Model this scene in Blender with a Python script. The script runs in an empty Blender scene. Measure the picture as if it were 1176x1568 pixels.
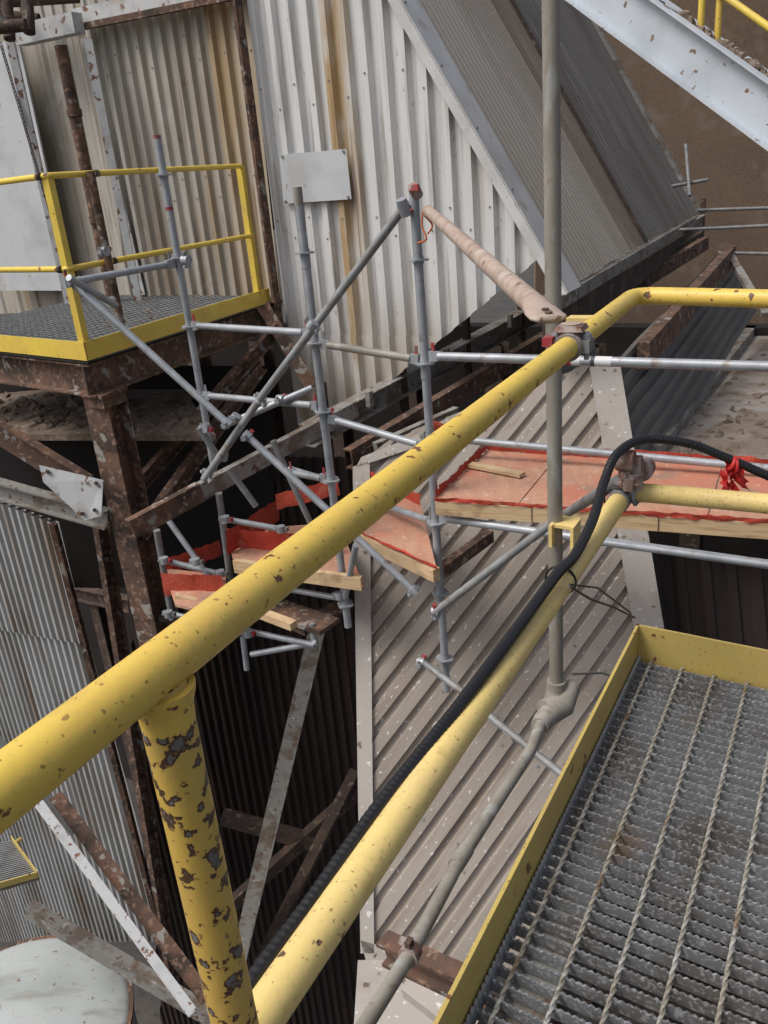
import bpy, bmesh, math, random
from mathutils import Vector, Matrix
random.seed(7)
V=Vector
# ---------------------------------------------------------------- survey frame
F=1268.0
U=V((-.085,.9229,.3755)).normalized()
fw=V((0,0,-1)); Yb=(fw-U*fw.dot(U)).normalized(); Xb=Yb.cross(U)
R=Matrix((Xb,Yb,U))
def D(u,v): return R@V(((u-588)/F,-(v-784)/F,-1))
def P(u,v,z): return D(u,v)*z
def PH(u,v,h):
    d=D(u,v); return d*(h/d.z)
def plane3(a,b,c):
    n=(b-a).cross(c-a).normalized()
    if n.dot(a)>0: n=-n
    return (a,n)
def vplane(p,d):
    n=V((0,0,1)).cross(d).normalized()
    if n.dot(p)>0: n=-n
    return (p,n)
def PP(u,v,pl,off=0):
    d=D(u,v); o,n=pl
    return d*((o+n*off).dot(n)/d.dot(n))
def on_line(p0,p1,v):
    k=-(v-784)/F
    q0=R.transposed()@p0; q1=R.transposed()@p1
    a0=q0.y;a1=q1.y-q0.y;b0=-q0.z;b1=-(q1.z-q0.z)
    t=(k*b0-a0)/(a1-k*b1)
    return p0.lerp(p1,t)
def dn(p,d): return p-V((0,0,d))
A=V((math.sin(math.radians(30.5)),math.cos(math.radians(30.5)),0))
B=V((A.y,-A.x,0))
Z=V((0,0,1))
# ---------------------------------------------------------------- materials
def mat(name,base,rough=.6,metal=0.,layers=(),bump=0.,bscale=60,bmap=(1,1,1),bcoord='Object',spec=.4):
    m=bpy.data.materials.new(name); m.use_nodes=True
    nt=m.node_tree; N=nt.nodes; L=nt.links
    bs=N['Principled BSDF']; tc=N.new('ShaderNodeTexCoord')
    bs.inputs['Metallic'].default_value=metal
    bs.inputs['Specular IOR Level'].default_value=spec
    def rgb(c):
        r=N.new('ShaderNodeRGB'); r.outputs[0].default_value=(*c,1); return r.outputs[0]
    def tex(kind,scale,mp,coord,detail=4):
        if kind=='Z':
            sp=N.new('ShaderNodeSeparateXYZ'); L.new(tc.outputs['Object'],sp.inputs[0]); return sp.outputs[2]
        mm=N.new('ShaderNodeMapping'); mm.inputs['Scale'].default_value=mp
        mm.inputs['Location'].default_value=(random.random()*9,random.random()*9,random.random()*9)
        L.new(tc.outputs[coord],mm.inputs[0])
        if kind=='N':
            t=N.new('ShaderNodeTexNoise'); t.inputs['Scale'].default_value=scale; t.inputs['Detail'].default_value=detail
            L.new(mm.outputs[0],t.inputs['Vector']); return t.outputs['Fac']
        t=N.new('ShaderNodeTexVoronoi'); t.inputs['Scale'].default_value=scale
        L.new(mm.outputs[0],t.inputs['Vector']); return t.outputs['Distance']
    cur=rgb(base)
    rr=N.new('ShaderNodeValue'); rr.outputs[0].default_value=rough; rcur=rr.outputs[0]
    hcur=None
    cache={}
    for l in layers:
        kind,scale,mp,coord,lo,hi,col=l[:7]
        opt=l[7] if len(l)>7 else {}
        key=opt.get('key')
        if key and key in cache: t=cache[key]
        else:
            t=tex(kind,scale,mp,coord,opt.get('detail',4))
            if key: cache[key]=t
        mr=N.new('ShaderNodeMapRange'); mr.inputs[1].default_value=lo; mr.inputs[2].default_value=hi
        mr.inputs[4].default_value=opt.get('amt',1.)
        L.new(t,mr.inputs[0]); f=mr.outputs[0]
        if opt.get('mask'):
            ms,mm_,mlo,mhi,mc=opt['mask']
            t2=tex('N',ms,mm_,mc,3)
            m2=N.new('ShaderNodeMapRange'); m2.inputs[1].default_value=mlo; m2.inputs[2].default_value=mhi
            L.new(t2,m2.inputs[0]); mu=N.new('ShaderNodeMath'); mu.operation='MULTIPLY'
            L.new(f,mu.inputs[0]); L.new(m2.outputs[0],mu.inputs[1]); f=mu.outputs[0]
        mx=N.new('ShaderNodeMix'); mx.data_type='RGBA'
        L.new(f,mx.inputs[0]); L.new(cur,mx.inputs[6]); L.new(rgb(col),mx.inputs[7]); cur=mx.outputs[2]
        if 'rough' in opt:
            mf=N.new('ShaderNodeMix'); L.new(f,mf.inputs[0]); L.new(rcur,mf.inputs[2]); mf.inputs[3].default_value=opt['rough']; rcur=mf.outputs[0]
        if 'h' in opt:
            mu=N.new('ShaderNodeMath'); mu.operation='MULTIPLY'; L.new(f,mu.inputs[0]); mu.inputs[1].default_value=opt['h']
            if hcur is None: hcur=mu.outputs[0]
            else:
                ad=N.new('ShaderNodeMath'); L.new(hcur,ad.inputs[0]); L.new(mu.outputs[0],ad.inputs[1]); hcur=ad.outputs[0]
    if bump>0:
        t=tex('N',bscale,bmap,bcoord,3)
        mu=N.new('ShaderNodeMath'); mu.operation='MULTIPLY'; L.new(t,mu.inputs[0]); mu.inputs[1].default_value=bump
        if hcur is None: hcur=mu.outputs[0]
        else:
            ad=N.new('ShaderNodeMath'); L.new(hcur,ad.inputs[0]); L.new(mu.outputs[0],ad.inputs[1]); hcur=ad.outputs[0]
    if hcur is not None:
        bp=N.new('ShaderNodeBump'); bp.inputs['Strength'].default_value=1; bp.inputs['Distance'].default_value=.001
        L.new(hcur,bp.inputs['Height']); L.new(bp.outputs[0],bs.inputs['Normal'])
    L.new(cur,bs.inputs['Base Color']); L.new(rcur,bs.inputs['Roughness'])
    return m
O='Object'; one=(1,1,1)
def yellow(name,lo,base=(.78,.56,.09),dirt=.5,sc=30,stretch=one,ring=(.17,.07,.032),core=(.13,.085,.06),gap=.03):
    o1={'key':'c','h':-.5,'detail':4}; o2={'key':'c','h':-.6,'rough':.6,'detail':4}
    return mat(name,base,.42,layers=[
        ('N',5,one,O,.35,.75,(base[0]*.88,base[1]*.83,base[2]*1.1)),
        ('N',90,one,O,.56,.72,(.50,.36,.11),{'amt':.4}),
        ('N',2.2,one,O,.5,.8,(.50,.37,.14),{'amt':dirt}),
        ('N',(sc*.5),one,O,.60,.75,(.42,.26,.09),{'amt':.35}),
        ('N',140,one,O,.70,.72,(.18,.09,.04),{'amt':.7,'detail':1}),
        ('N',sc,stretch,O,lo-.02,lo,(base[0]*.7,base[1]*.55,base[2]*.7),{'key':'c','amt':.5,'detail':4}),
        ('N',sc,stretch,O,lo,lo+.01,ring,o1),
        ('N',sc,stretch,O,lo+gap,lo+gap+.012,core,o2)],bump=.4,bscale=120)
M={}
M['yel']=yellow('yellow_paint_chipped',.66,sc=40,gap=.03)
M['yelm']=yellow('yellow_paint_light',.705,(.83,.65,.22),sc=34)
M['yelp']=yellow('yellow_paint_heavily_chipped',.565,(.60,.41,.08),.9,sc=58,ring=(.085,.045,.025),gap=.06,core=(.15,.145,.135))
M['yelb']=yellow('yellow_paint_far',.68,(.78,.58,.08),.5,sc=18)
M['yelt']=yellow('yellow_toe_plate_paint',.67,(.52,.40,.11),.9,sc=16)
M['galv']=mat('galvanised_steel',(.39,.41,.43),.48,.35,[('N',9,one,O,.35,.7,(.27,.29,.31)),('N',60,one,O,.6,.75,(.50,.52,.52),{'amt':.6}),('N',14,one,O,.60,.72,(.20,.15,.11),{'amt':.7})],bump=.3,bscale=150)
M['galvd']=mat('galvanised_steel_weathered',(.27,.28,.28),.6,.25,[('N',9,one,O,.35,.7,(.18,.18,.175)),('N',20,one,O,.58,.7,(.18,.13,.09),{'amt':.7})],bump=.5,bscale=120)
M['pole']=mat('grey_painted_conduit',(.33,.31,.265),.55,.05,[('N',6,(1,1,.3),O,.4,.7,(.22,.20,.165)),('N',50,(1,1,.5),O,.58,.72,(.21,.155,.10),{'amt':.7}),('N',9,(1,1,.4),O,.6,.7,(.38,.38,.36))],bump=.4,bscale=90)
M['pinkpole']=mat('weathered_tan_primer',(.40,.315,.26),.75,0,[('N',18,(1,1,1),O,.45,.62,(.33,.25,.20)),('N',30,one,O,.62,.68,(.20,.12,.08)),('N',12,one,O,.6,.75,(.47,.43,.39))],bump=.3,bscale=60)
M['rustc']=mat('rusty_coupler',(.25,.15,.12),.7,.2,[('N',25,one,O,.45,.6,(.34,.29,.27)),('N',60,one,O,.6,.7,(.12,.05,.03))],bump=1,bscale=90)
M['red']=mat('red_painted_wedge',(.32,.035,.04),.55,0,[('N',30,one,O,.5,.65,(.18,.11,.10))])
M['cord']=mat('orange_cord',(.50,.12,.03),.7,0)
M['net']=mat('red_debris_net',(.60,.07,.04),.75,0,[('N',3,one,O,.4,.6,(.52,.14,.07)),('V',160,one,O,.35,.5,(.35,.04,.025)),('N',8,one,O,.6,.75,(.50,.29,.19),{'amt':.6})],bump=1.5,bscale=25)
M['ply']=mat('netted_plywood',(.50,.27,.185),.8,0,[('N',3,(6,1,1),O,.42,.65,(.55,.34,.23)),('N',2.2,one,O,.46,.60,(.52,.15,.09),{'amt':.7}),('V',140,one,O,.4,.55,(.36,.16,.10),{'amt':.5}),('N',5,one,O,.58,.7,(.32,.20,.14)),('N',25,one,O,.62,.7,(.58,.46,.37),{'amt':.6})],bump=.8,bscale=40)
M['wood']=mat('pine_timber',(.60,.44,.26),.75,0,[('N',6,(1,1,14),O,.45,.65,(.46,.30,.155)),('N',6,one,O,.58,.72,(.26,.16,.10)),('N',2,one,O,.5,.7,(.40,.29,.18))],bump=.5,bscale=40,bmap=(1,1,8))
M['rust']=mat('rusted_brown_steel',(.10,.062,.046),.88,.0,[('N',6,one,O,.45,.60,(.155,.085,.055)),('N',3,(1,1,2.5),O,.52,.62,(.055,.038,.03)),('N',22,one,O,.55,.64,(.24,.15,.105)),('N',9,one,O,.62,.66,(.29,.27,.245),{'key':'p','h':1.0}),('N',40,one,O,.6,.68,(.05,.03,.022),{'amt':.8})],bump=2.2,bscale=35)
M['rustd']=mat('dark_rusted_steel',(.06,.042,.034),.9,0,[('N',5,one,O,.5,.66,(.11,.07,.05)),('N',16,one,O,.60,.68,(.19,.145,.11)),('N',30,one,O,.6,.7,(.03,.022,.018))],bump=2,bscale=30)
M['steelg']=mat('grey_painted_steel',(.25,.24,.22),.65,0,[('N',7,one,O,.5,.62,(.16,.13,.10)),('N',20,one,O,.60,.66,(.12,.065,.04)),('N',13,one,O,.62,.7,(.40,.39,.37)),('N',4,(1,1,3),O,.56,.66,(.13,.09,.065),{'amt':.8})],bump=1,bscale=40)
M['steelw']=mat('white_painted_steel',(.52,.53,.53),.55,0,[('N',5,one,O,.5,.7,(.37,.38,.38)),('N',16,one,O,.60,.65,(.17,.08,.04)),('N',3,one,O,.55,.7,(.32,.23,.16),{'amt':.8})],bump=.8,bscale=30)
M['stair']=mat('pale_blue_painted_stringer',(.51,.555,.60),.5,0,[('N',3,one,O,.4,.7,(.42,.46,.50)),('N',16,one,O,.66,.69,(.19,.12,.08)),('N',60,one,O,.68,.73,(.22,.19,.16)),('N',2.5,one,O,.58,.75,(.35,.32,.28),{'amt':.6})],bump=.5,bscale=30)
M['w1']=mat('beige_cladding_rust_streaked',(.48,.455,.405),.6,0,[('N',1.6,(1.5,.25,1),'UV',.40,.68,(.33,.295,.24)),('N',5,(1.5,.08,1),'UV',.54,.70,(.34,.23,.12),{'amt':.65}),('N',12,(3,.10,1),'UV',.54,.70,(.20,.16,.12),{'amt':.7}),('N',2,one,'UV',.62,.8,(.57,.56,.54)),('N',18,(2,.5,1),'UV',.64,.74,(.20,.13,.08),{'amt':.6})],bump=.4,bscale=20)
M['w1r']=mat('beige_cladding_heavy_rust_run',(.44,.375,.28),.65,0,[('N',2,(1.5,.15,1),'UV',.42,.62,(.38,.275,.155)),('N',7,(2,.12,1),'UV',.54,.68,(.24,.155,.09)),('N',4,(1.5,.2,1),'UV',.55,.7,(.50,.465,.40))],bump=.4,bscale=20)
M['w2']=mat('white_cladding_rust_streaked',(.66,.665,.65),.5,0,[('N',1.2,(1.2,.3,1),'UV',.50,.75,(.52,.505,.47)),('N',3.2,(1.2,.05,1),'UV',.60,.70,(.42,.30,.16),{'amt':.65}),('N',12,(2,.07,1),'UV',.54,.70,(.27,.235,.20),{'amt':.65}),('Z',1,one,O,-.8,-2.0,(.36,.27,.16),{'amt':.95,'mask':(4,(1.2,.25,1),.34,.60,'UV')}),('N',16,(2,.5,1),'UV',.66,.74,(.24,.16,.10),{'amt':.5})],bump=.4,bscale=20)
M['w2r']=mat('white_cladding_heavy_rust_run',(.54,.50,.43),.6,0,[('N',3,(1.5,.08,1),'UV',.42,.62,(.42,.29,.145)),('N',9,(2,.08,1),'UV',.56,.68,(.22,.13,.075)),('N',5,(1.5,.3,1),'UV',.55,.7,(.62,.60,.56))],bump=.4,bscale=20)
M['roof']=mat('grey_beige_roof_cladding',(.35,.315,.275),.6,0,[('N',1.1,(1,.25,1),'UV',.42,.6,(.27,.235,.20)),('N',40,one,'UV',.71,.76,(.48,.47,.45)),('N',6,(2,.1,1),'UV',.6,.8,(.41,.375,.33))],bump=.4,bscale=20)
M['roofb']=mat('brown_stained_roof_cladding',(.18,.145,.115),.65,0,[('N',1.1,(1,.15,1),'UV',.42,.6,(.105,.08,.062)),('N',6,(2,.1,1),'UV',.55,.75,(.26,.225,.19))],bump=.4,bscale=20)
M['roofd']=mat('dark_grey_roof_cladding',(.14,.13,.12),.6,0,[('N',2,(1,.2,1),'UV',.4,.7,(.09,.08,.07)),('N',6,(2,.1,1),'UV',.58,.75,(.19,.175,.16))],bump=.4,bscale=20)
M['low']=mat('beige_cladding_splattered',(.36,.315,.27),.6,0,[('N',1.5,(1.2,.4,1),'UV',.40,.68,(.275,.235,.195)),('N',4,(2,.15,1),'UV',.55,.72,(.20,.15,.11),{'amt':.6}),('N',12,(3,.3,1),'UV',.58,.72,(.22,.175,.14),{'amt':.5}),('N',30,(1.2,.75,1),'UV',.672,.695,(.60,.59,.56),{'detail':2}),('N',80,one,'UV',.70,.75,(.10,.07,.055),{'amt':.7})],bump=.4,bscale=20)
M['flash']=mat('flashing_splattered',(.41,.375,.335),.55,0,[('N',26,one,O,.67,.69,(.64,.63,.60),{'detail':2}),('N',3,one,O,.5,.7,(.32,.285,.25)),('N',14,one,O,.64,.70,(.15,.11,.08))],bump=.5,bscale=12)
M['flashw']=mat('pale_flashing',(.60,.60,.585),.5,0,[('N',3,one,O,.42,.7,(.47,.46,.44)),('N',40,one,O,.68,.73,(.28,.24,.21)),('N',5,one,O,.62,.74,(.34,.29,.23),{'amt':.7})],bump=.8,bscale=9)
M['w3']=mat('grey_cladding_dusty',(.36,.365,.36),.6,0,[('N',1.5,(1.5,.3,1),'UV',.40,.68,(.21,.20,.18)),('N',6,(1.5,.10,1),'UV',.57,.7,(.19,.125,.08),{'amt':.8})],bump=.4,bscale=20)
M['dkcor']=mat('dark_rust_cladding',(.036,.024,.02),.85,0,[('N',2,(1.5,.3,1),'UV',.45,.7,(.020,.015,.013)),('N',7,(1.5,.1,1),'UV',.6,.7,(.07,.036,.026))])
M['dark']=mat('shade_dark_steel',(.018,.016,.015),.95,0,[('N',1,one,O,.4,.7,(.03,.024,.02))])  # grime plus the shade of deep voids, both put into one near-black colour
M['brown']=mat('brown_aggregate_render',(.225,.155,.105),.95,0,[('N',1.2,one,O,.4,.7,(.18,.12,.08)),('V',26,one,O,.28,.12,(.09,.06,.042)),('N',60,one,O,.55,.7,(.31,.225,.155)),('N',2.5,one,O,.58,.7,(.27,.205,.145))],bump=6,bscale=45)
M['conc']=mat('stained_concrete',(.22,.175,.135),.9,0,[('N',2,one,O,.45,.6,(.30,.27,.24)),('N',6,one,O,.5,.7,(.16,.11,.075)),('N',40,one,O,.6,.7,(.3,.28,.25))],bump=3,bscale=25)
M['cable']=mat('black_rubber_hose',(.012,.012,.014),.40,0,spec=.5,bump=.4,bscale=60)
M['grat']=mat('galvanised_grating',(.25,.26,.27),.5,.3,[('N',5,one,O,.48,.66,(.17,.155,.14)),('N',110,one,O,.52,.64,(.50,.51,.51),{'amt':.8}),('N',3.3,one,O,.62,.72,(.26,.16,.08),{'amt':.8})],bump=.8,bscale=150)
M['rod']=mat('twisted_rod',(.32,.29,.23),.6,.2,[('N',20,one,O,.5,.65,(.44,.43,.39)),('N',9,one,O,.6,.7,(.21,.14,.085))],bump=.8,bscale=150)
M['plate']=mat('blank_sign_plate_metal',(.54,.56,.57),.55,0,[('N',3,one,O,.45,.7,(.43,.44,.44)),('N',12,one,O,.67,.70,(.30,.22,.15),{'amt':.6}),('N',3,(1,1,.2),O,.56,.7,(.38,.33,.27),{'amt':.5})],bump=.5,bscale=10)
M['tank']=mat('tank_lid_paint',(.42,.45,.44),.45,0,[('N',1.5,one,O,.45,.7,(.31,.34,.33)),('N',14,one,O,.66,.69,(.23,.17,.12)),('N',3,(1,3,1),O,.55,.7,(.24,.22,.19),{'amt':.6})],bump=.5,bscale=10)
M['label']=mat('white_label',(.6,.6,.6),.5)
M['ltxt']=mat('label_print',(.05,.05,.06),.5)
M['grnd']=mat('gravel_ground',(.055,.052,.05),.95,0,[('N',.6,one,O,.45,.65,(.08,.07,.06)),('N',8,one,O,.5,.7,(.04,.037,.034))],bump=4,bscale=10)
M['ribbon']=mat('red_plastic_ribbon',(.55,.03,.03),.4)
M['dust']=mat('ash_dust',(.16,.12,.09),.95,0,[('N',20,one,O,.5,.6,(.23,.185,.145)),('N',6,one,O,.5,.7,(.09,.063,.047))],bump=5,bscale=30)
# ---------------------------------------------------------------- mesh bags
class Group:
    def __init__(s,name,loc=None):
        s.e=bpy.data.objects.new(name,None); bpy.context.scene.collection.objects.link(s.e)
        s.e.empty_display_size=.1
        s.bags={}
        ALL.append(s)
    def b(s,part,m):
        k=(part,m)
        if k not in s.bags: s.bags[k]=Bag()
        return s.bags[k]
    def flush(s):
        for (part,m),b in s.bags.items():
            if not b.v: continue
            me=bpy.data.meshes.new(part); me.from_pydata(b.v,[],b.f)
            uv=me.uv_layers.new(name='UVMap')
            for i,l in enumerate(me.loops): uv.data[i].uv=b.uv[l.vertex_index]
            for i,p in enumerate(me.polygons): p.use_smooth=b.s[i]
            me.materials.append(M[m]); 
            ob=bpy.data.objects.new(part,me); bpy.context.scene.collection.objects.link(ob); ob.parent=s.e
class Bag:
    def __init__(s): s.v=[];s.f=[];s.uv=[];s.s=[]
    def add(s,vs,fs,uvs=None,smooth=False):
        o=len(s.v); s.v+= [tuple(v) for v in vs]
        s.uv+= [tuple(x) for x in uvs] if uvs else [(v[0]+v[1],v[2]) for v in vs]
        s.f+= [tuple(i+o for i in f) for f in fs]
        s.s+= list(smooth) if isinstance(smooth,(list,tuple)) else [smooth]*len(fs)
ALL=[]
def fillet(pts,rad,n=7):
    out=[pts[0]]
    for i in range(1,len(pts)-1):
        a,b,c=pts[i-1],pts[i],pts[i+1]
        d1=(a-b);d2=(c-b); r=min(rad,d1.length*.45,d2.length*.45)
        p1=b+d1.normalized()*r; p2=b+d2.normalized()*r
        for k in range(n+1):
            t=k/n; out.append(p1*(1-t)**2+b*2*t*(1-t)+p2*t*t)
    out.append(pts[-1]); return out
def tube(b,pts,r,n=16,rad=0):
    pts=[V(p) for p in pts]
    if rad>0 and len(pts)>2: pts=fillet(pts,rad)
    m=len(pts); rs=r if isinstance(r,(list,tuple)) else [r]*m
    t0=(pts[1]-pts[0]).normalized(); up=Z if abs(t0.z)<.9 else V((1,0,0))
    x=t0.cross(up).normalized()
    vs=[];uv=[];L=0
    for i in range(m):
        if i==0: t=t0
        elif i==m-1: t=(pts[i]-pts[i-1]).normalized()
        else: t=((pts[i]-pts[i-1]).normalized()+(pts[i+1]-pts[i]).normalized()).normalized()
        x=(x-t*x.dot(t)).normalized(); y=t.cross(x)
        if i: L+=(pts[i]-pts[i-1]).length
        for k in range(n):
            a=2*math.pi*k/n; vs.append(pts[i]+(x*math.cos(a)+y*math.sin(a))*rs[i]); uv.append((k/n,L))
    fs=[];sm=[]
    for i in range(m-1):
        for k in range(n):
            k2=(k+1)%n; fs.append((i*n+k,i*n+k2,(i+1)*n+k2,(i+1)*n+k)); sm.append(True)
    b.add(vs,fs,uv,sm)
    for i,s in ((0,1),(m-1,-1)):
        ring=vs[i*n:(i+1)*n]
        b.add(ring,[tuple(range(n))[::-s]],None,False)
def prof(b,p0,p1,poly,up=Z):
    t=(p1-p0).normalized(); x=t.cross(up)
    if x.length<1e-3: x=t.cross(V((0,1,0)))
    x.normalize(); y=x.cross(t); n=len(poly)
    vs=[p0+x*a+y*c for a,c in poly]+[p1+x*a+y*c for a,c in poly]
    fs=[(i,(i+1)%n,n+(i+1)%n,n+i) for i in range(n)]+[tuple(range(n))[::-1],tuple(range(n,2*n))]
    b.add(vs,fs)
def rect(w,h): return [(-w/2,-h/2),(w/2,-h/2),(w/2,h/2),(-w/2,h/2)]
def ibeam(h,w,tf=.014,tw=.01):
    H=h/2;W=w/2;a=H-tf;c=tw/2
    return [(-W,-H),(W,-H),(W,-a),(c,-a),(c,a),(W,a),(W,H),(-W,H),(-W,a),(-c,a),(-c,-a),(-W,-a)]
def chan(h,w,t=.01,s=1):
    H=h/2
    p=[(0,-H),(w,-H),(w,-H+t),(t,-H+t),(t,H-t),(w,H-t),(w,H),(0,H)]
    return [(x*s,y) for x,y in p]
def angle(a,t=.008,s=1,q=1): return [(0,0),(a*s,0),(a*s,t*q),(t*s,t*q),(t*s,a*q),(0,a*q)]
def box(b,c,x,y,z,hx,hy,hz,taper=1):
    vs=[]
    for sz in(-1,1):
        k=1 if sz<0 else taper
        for sx,sy in((-1,-1),(1,-1),(1,1),(-1,1)): vs.append(c+x*hx*sx*k+y*hy*sy*k+z*hz*sz)
    b.add(vs,[(3,2,1,0),(4,5,6,7),(0,1,5,4),(1,2,6,5),(2,3,7,6),(3,0,4,7)])
def slab(b,pts,th,n=None):
    if n is None:
        n=(pts[1]-pts[0]).cross(pts[2]-pts[0]).normalized()
        if n.dot(pts[0])>0:n=-n
    k=len(pts); vs=list(pts)+[p-n*th for p in pts]
    fs=[tuple(range(k)),tuple(range(k,2*k))[::-1]]+[(i,k+i,k+(i+1)%k,(i+1)%k) for i in range(k)]
    b.add(vs,fs)
def inside(p,poly,n):
    c=sum(poly,V((0,0,0)))/len(poly)
    for i in range(len(poly)):
        e=poly[(i+1)%len(poly)]-poly[i]; m=e.cross(n)
        if m.dot(c-poly[i])>0:m=-m
        if m.dot(p-poly[i])>-.01: return False
    return True
def corr(b,poly,rib,pitch,amp,sc=None,srow=.9,shape=(0,.34,.46,.80,.92),pick=None,org=None):
    n=(poly[1]-poly[0]).cross(poly[2]-poly[0]).normalized()
    if n.dot(poly[0])>0:n=-n
    r=(rib-n*rib.dot(n)).normalized(); c=n.cross(r)
    o=org if org is not None else poly[0]; us=[(p-o).dot(c) for p in poly]; vs_=[(p-o).dot(r) for p in poly]
    poly=[o+c*a+r*d for a,d in zip(us,vs_)]
    u0=math.floor(min(us)/pitch)*pitch; u1=max(us)+pitch; v0=min(vs_)-.1; v1=max(vs_)+.1
    u=u0
    hts=(0,0,1,1,0)
    bm=bmesh.new(); prev=None
    while u<u1:
        for s,h in zip(shape,hts):
            uu=u+s*pitch
            row=[bm.verts.new(o+c*uu+r*v+n*(h-.5)*amp) for v in (v0,v1)]
            if prev: bm.faces.new((prev[0],row[0],row[1],prev[1]))
            prev=row
        u+=pitch
    cen=sum(poly,V((0,0,0)))/len(poly)
    for i in range(len(poly)):
        e=poly[(i+1)%len(poly)]-poly[i]; m=e.cross(n).normalized()
        if m.dot(cen-poly[i])>0:m=-m
        bmesh.ops.bisect_plane(bm,geom=bm.verts[:]+bm.edges[:]+bm.faces[:],plane_co=poly[i],plane_no=m,clear_outer=True)
    bm.verts.index_update()
    vs=[v.co.copy() for v in bm.verts]
    uv=[((p-o).dot(c),(p-o).dot(r)) for p in vs]
    groups={}
    for f in bm.faces:
        t=pick(f.calc_center_median()) if pick else None
        groups.setdefault(id(t) if t else 0,(t or b,[]))[1].append([v.index for v in f.verts])
    for t,fs in groups.values(): t.add(vs,fs,uv,False)
    bm.free()
    if sc is not None:
        u=u0+pitch*.63; k=0
        while u<u1:
            v=v0+(k%2)*srow*.15
            while v<v1:
                p=o+c*u+r*(v+random.uniform(-.02,.02))+n*amp*.5
                if random.random()<.8 and inside(p,poly,n): tube(sc,[p-n*.001,p+n*.005],.0085,6)
                v+=srow
            u+=pitch; k+=1
    return n
# ---------------------------------------------------------------- scaffold fittings
def rosette(b,p,ax,r=.058):
    ax=ax.normalized(); x=ax.orthogonal().normalized(); y=ax.cross(x); n=16
    vs=[]
    for s in(-.0045,.0045):
        for k in range(n):
            a=2*math.pi*k/n; rr=r*(1 if k%4<2 else .84); vs.append(p+ax*s+(x*math.cos(a)+y*math.sin(a))*rr)
    b.add(vs,[tuple(range(n))[::-1],tuple(range(n,2*n))]+[(i,(i+1)%n,n+(i+1)%n,n+i) for i in range(n)])
    tube(b,[p-ax*.02,p+ax*.02],.028,14)
CNT=[0]
def head(g,p,d,up=Z):
    d=d.normalized(); x=d.cross(up).normalized(); u=x.cross(d); CNT[0]+=1
    box(g.b('ledger_heads','galv'),p+d*.062,x,u,d,.017,.030,.028,.75)
    m='galvd' if CNT[0]%3==0 else 'red'
    box(g.b('wedges',m),p+d*.054+u*.028,x,d,u,.004,.011,.044,.7)
def coupler(g,p,d1,d2,r=.0245,m='galv',red=True):
    d1=d1.normalized(); d2=d2.normalized()
    n=d1.cross(d2)
    if n.length<.1: n=d1.orthogonal()
    n.normalize(); b=g.b('couplers',m); CNT[0]+=1
    s=d1.cross(n).normalized()
    tube(b,[p-d1*.022,p+d1*.022],r+.0045,14)
    box(b,p+s*(r+.012),d1,n,s,.016,.012,.010)
    c=p+s*(r+.012); tube(b,[c-n*.026,c+n*.03],.0055,8); tube(b,[c+n*.018,c+n*.028],.010,6)
    if red: box(g.b('wedges','red' if CNT[0]%2 else 'galvd'),p-s*(r+.012)+n*.01,d1,n,s,.014,.014,.013,.7)
def ledger(g,p0,p1,m='galv',r=.0215,heads=3):
    d=(p1-p0).normalized()
    a=p0+d*(.085 if heads&1 else 0); c=p1-d*(.085 if heads&2 else 0)
    tube(g.b('tubes',m),[a,c],r)
    if heads&1: head(g,p0,d)
    if heads&2: head(g,p1,-d)
# ================================================================ 1. own walkway handrail
hT=-.336; hM=-.864
g=Group('walkway_handrail')
topc=PH(972,452,hT); topr=PH(1330,462,hT); top0=PH(-90,1282,hT)
tube(g.b('top_rail','yel'),[top0,topc,topr],.0212,28,rad=.07)
mc=PH(958,752,hM); mr_=PH(1330,785,hM); m0=PH(330,1660,hM)
md=(mc-m0).normalized(); rd=(topc-top0).normalized()
tube(g.b('mid_rail','yelm'),[m0,mc,mr_],.0262,28,rad=.07)
pp=on_line(top0,topc,1024)
tube(g.b('post','yelp'),[dn(pp,.010),dn(pp,.80)],.0215,28)
nn=28; rg=[(.0215,.050),(.0222,.036),(.0240,.028),(.0262,.022),(.0270,.016)]
tube(g.b('post_weld','yel'),[dn(pp,h) for r,h in rg],[r for r,h in rg],24)
# ================================================================ 2. grating platform
hG=-1.395; c0=PH(975,955,-1.288)
g=Group('grating_walkway')
C=V((c0.x,c0.y,hG))
dl=(PH(662,1568,-1.288)-c0); dl.z=0; dl.normalize()
dr=(PH(1176,995,-1.288)-c0); dr.z=0; dr.normalize()
Wd=1.9; Ln=2.6
zt=V((0,0,.107))
def toe(p0,p1,inn):
    slabpts=[p0+zt,p1+zt,p1+V((0,0,-.03)),p0+V((0,0,-.03))]
    vs=slabpts+[p+inn*.008 for p in slabpts]
    g.b('toe_plate','yelt').add(vs,[(0,1,2,3),(7,6,5,4),(0,4,5,1),(1,5,6,2),(2,6,7,3),(3,7,4,0)])
toe(C,C+dl*Ln,dr); toe(C,C+dr*Wd,dl)
gb=g.b('bearing_bars','grat')
y=.028
while y<2.0:
    base=C+dl*y+dr*.016
    st=.0066; n=int((Wd-.05)/st)
    vs=[];fs=[]; ph=random.randint(0,3)
    for k in range(n+1):
        h=(0 if (k+ph)%2 else -.0048)+random.uniform(-.0008,.0004)
        q=base+dr*(k*st)
        for s in(-.0024,.0024):
            vs.append(q+dl*s+V((0,0,h))); vs.append(q+dl*s+V((0,0,-.03)))
    for k in range(n):
        a=k*4;c=a+4
        fs+=[(a,a+1,c+1,c),(a+2,c+2,c+3,a+3),(a,c,c+2,a+2)]
    gb.add(vs,fs)
    y+=.033
gr=g.b('cross_rods','rod'); x=.050
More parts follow.
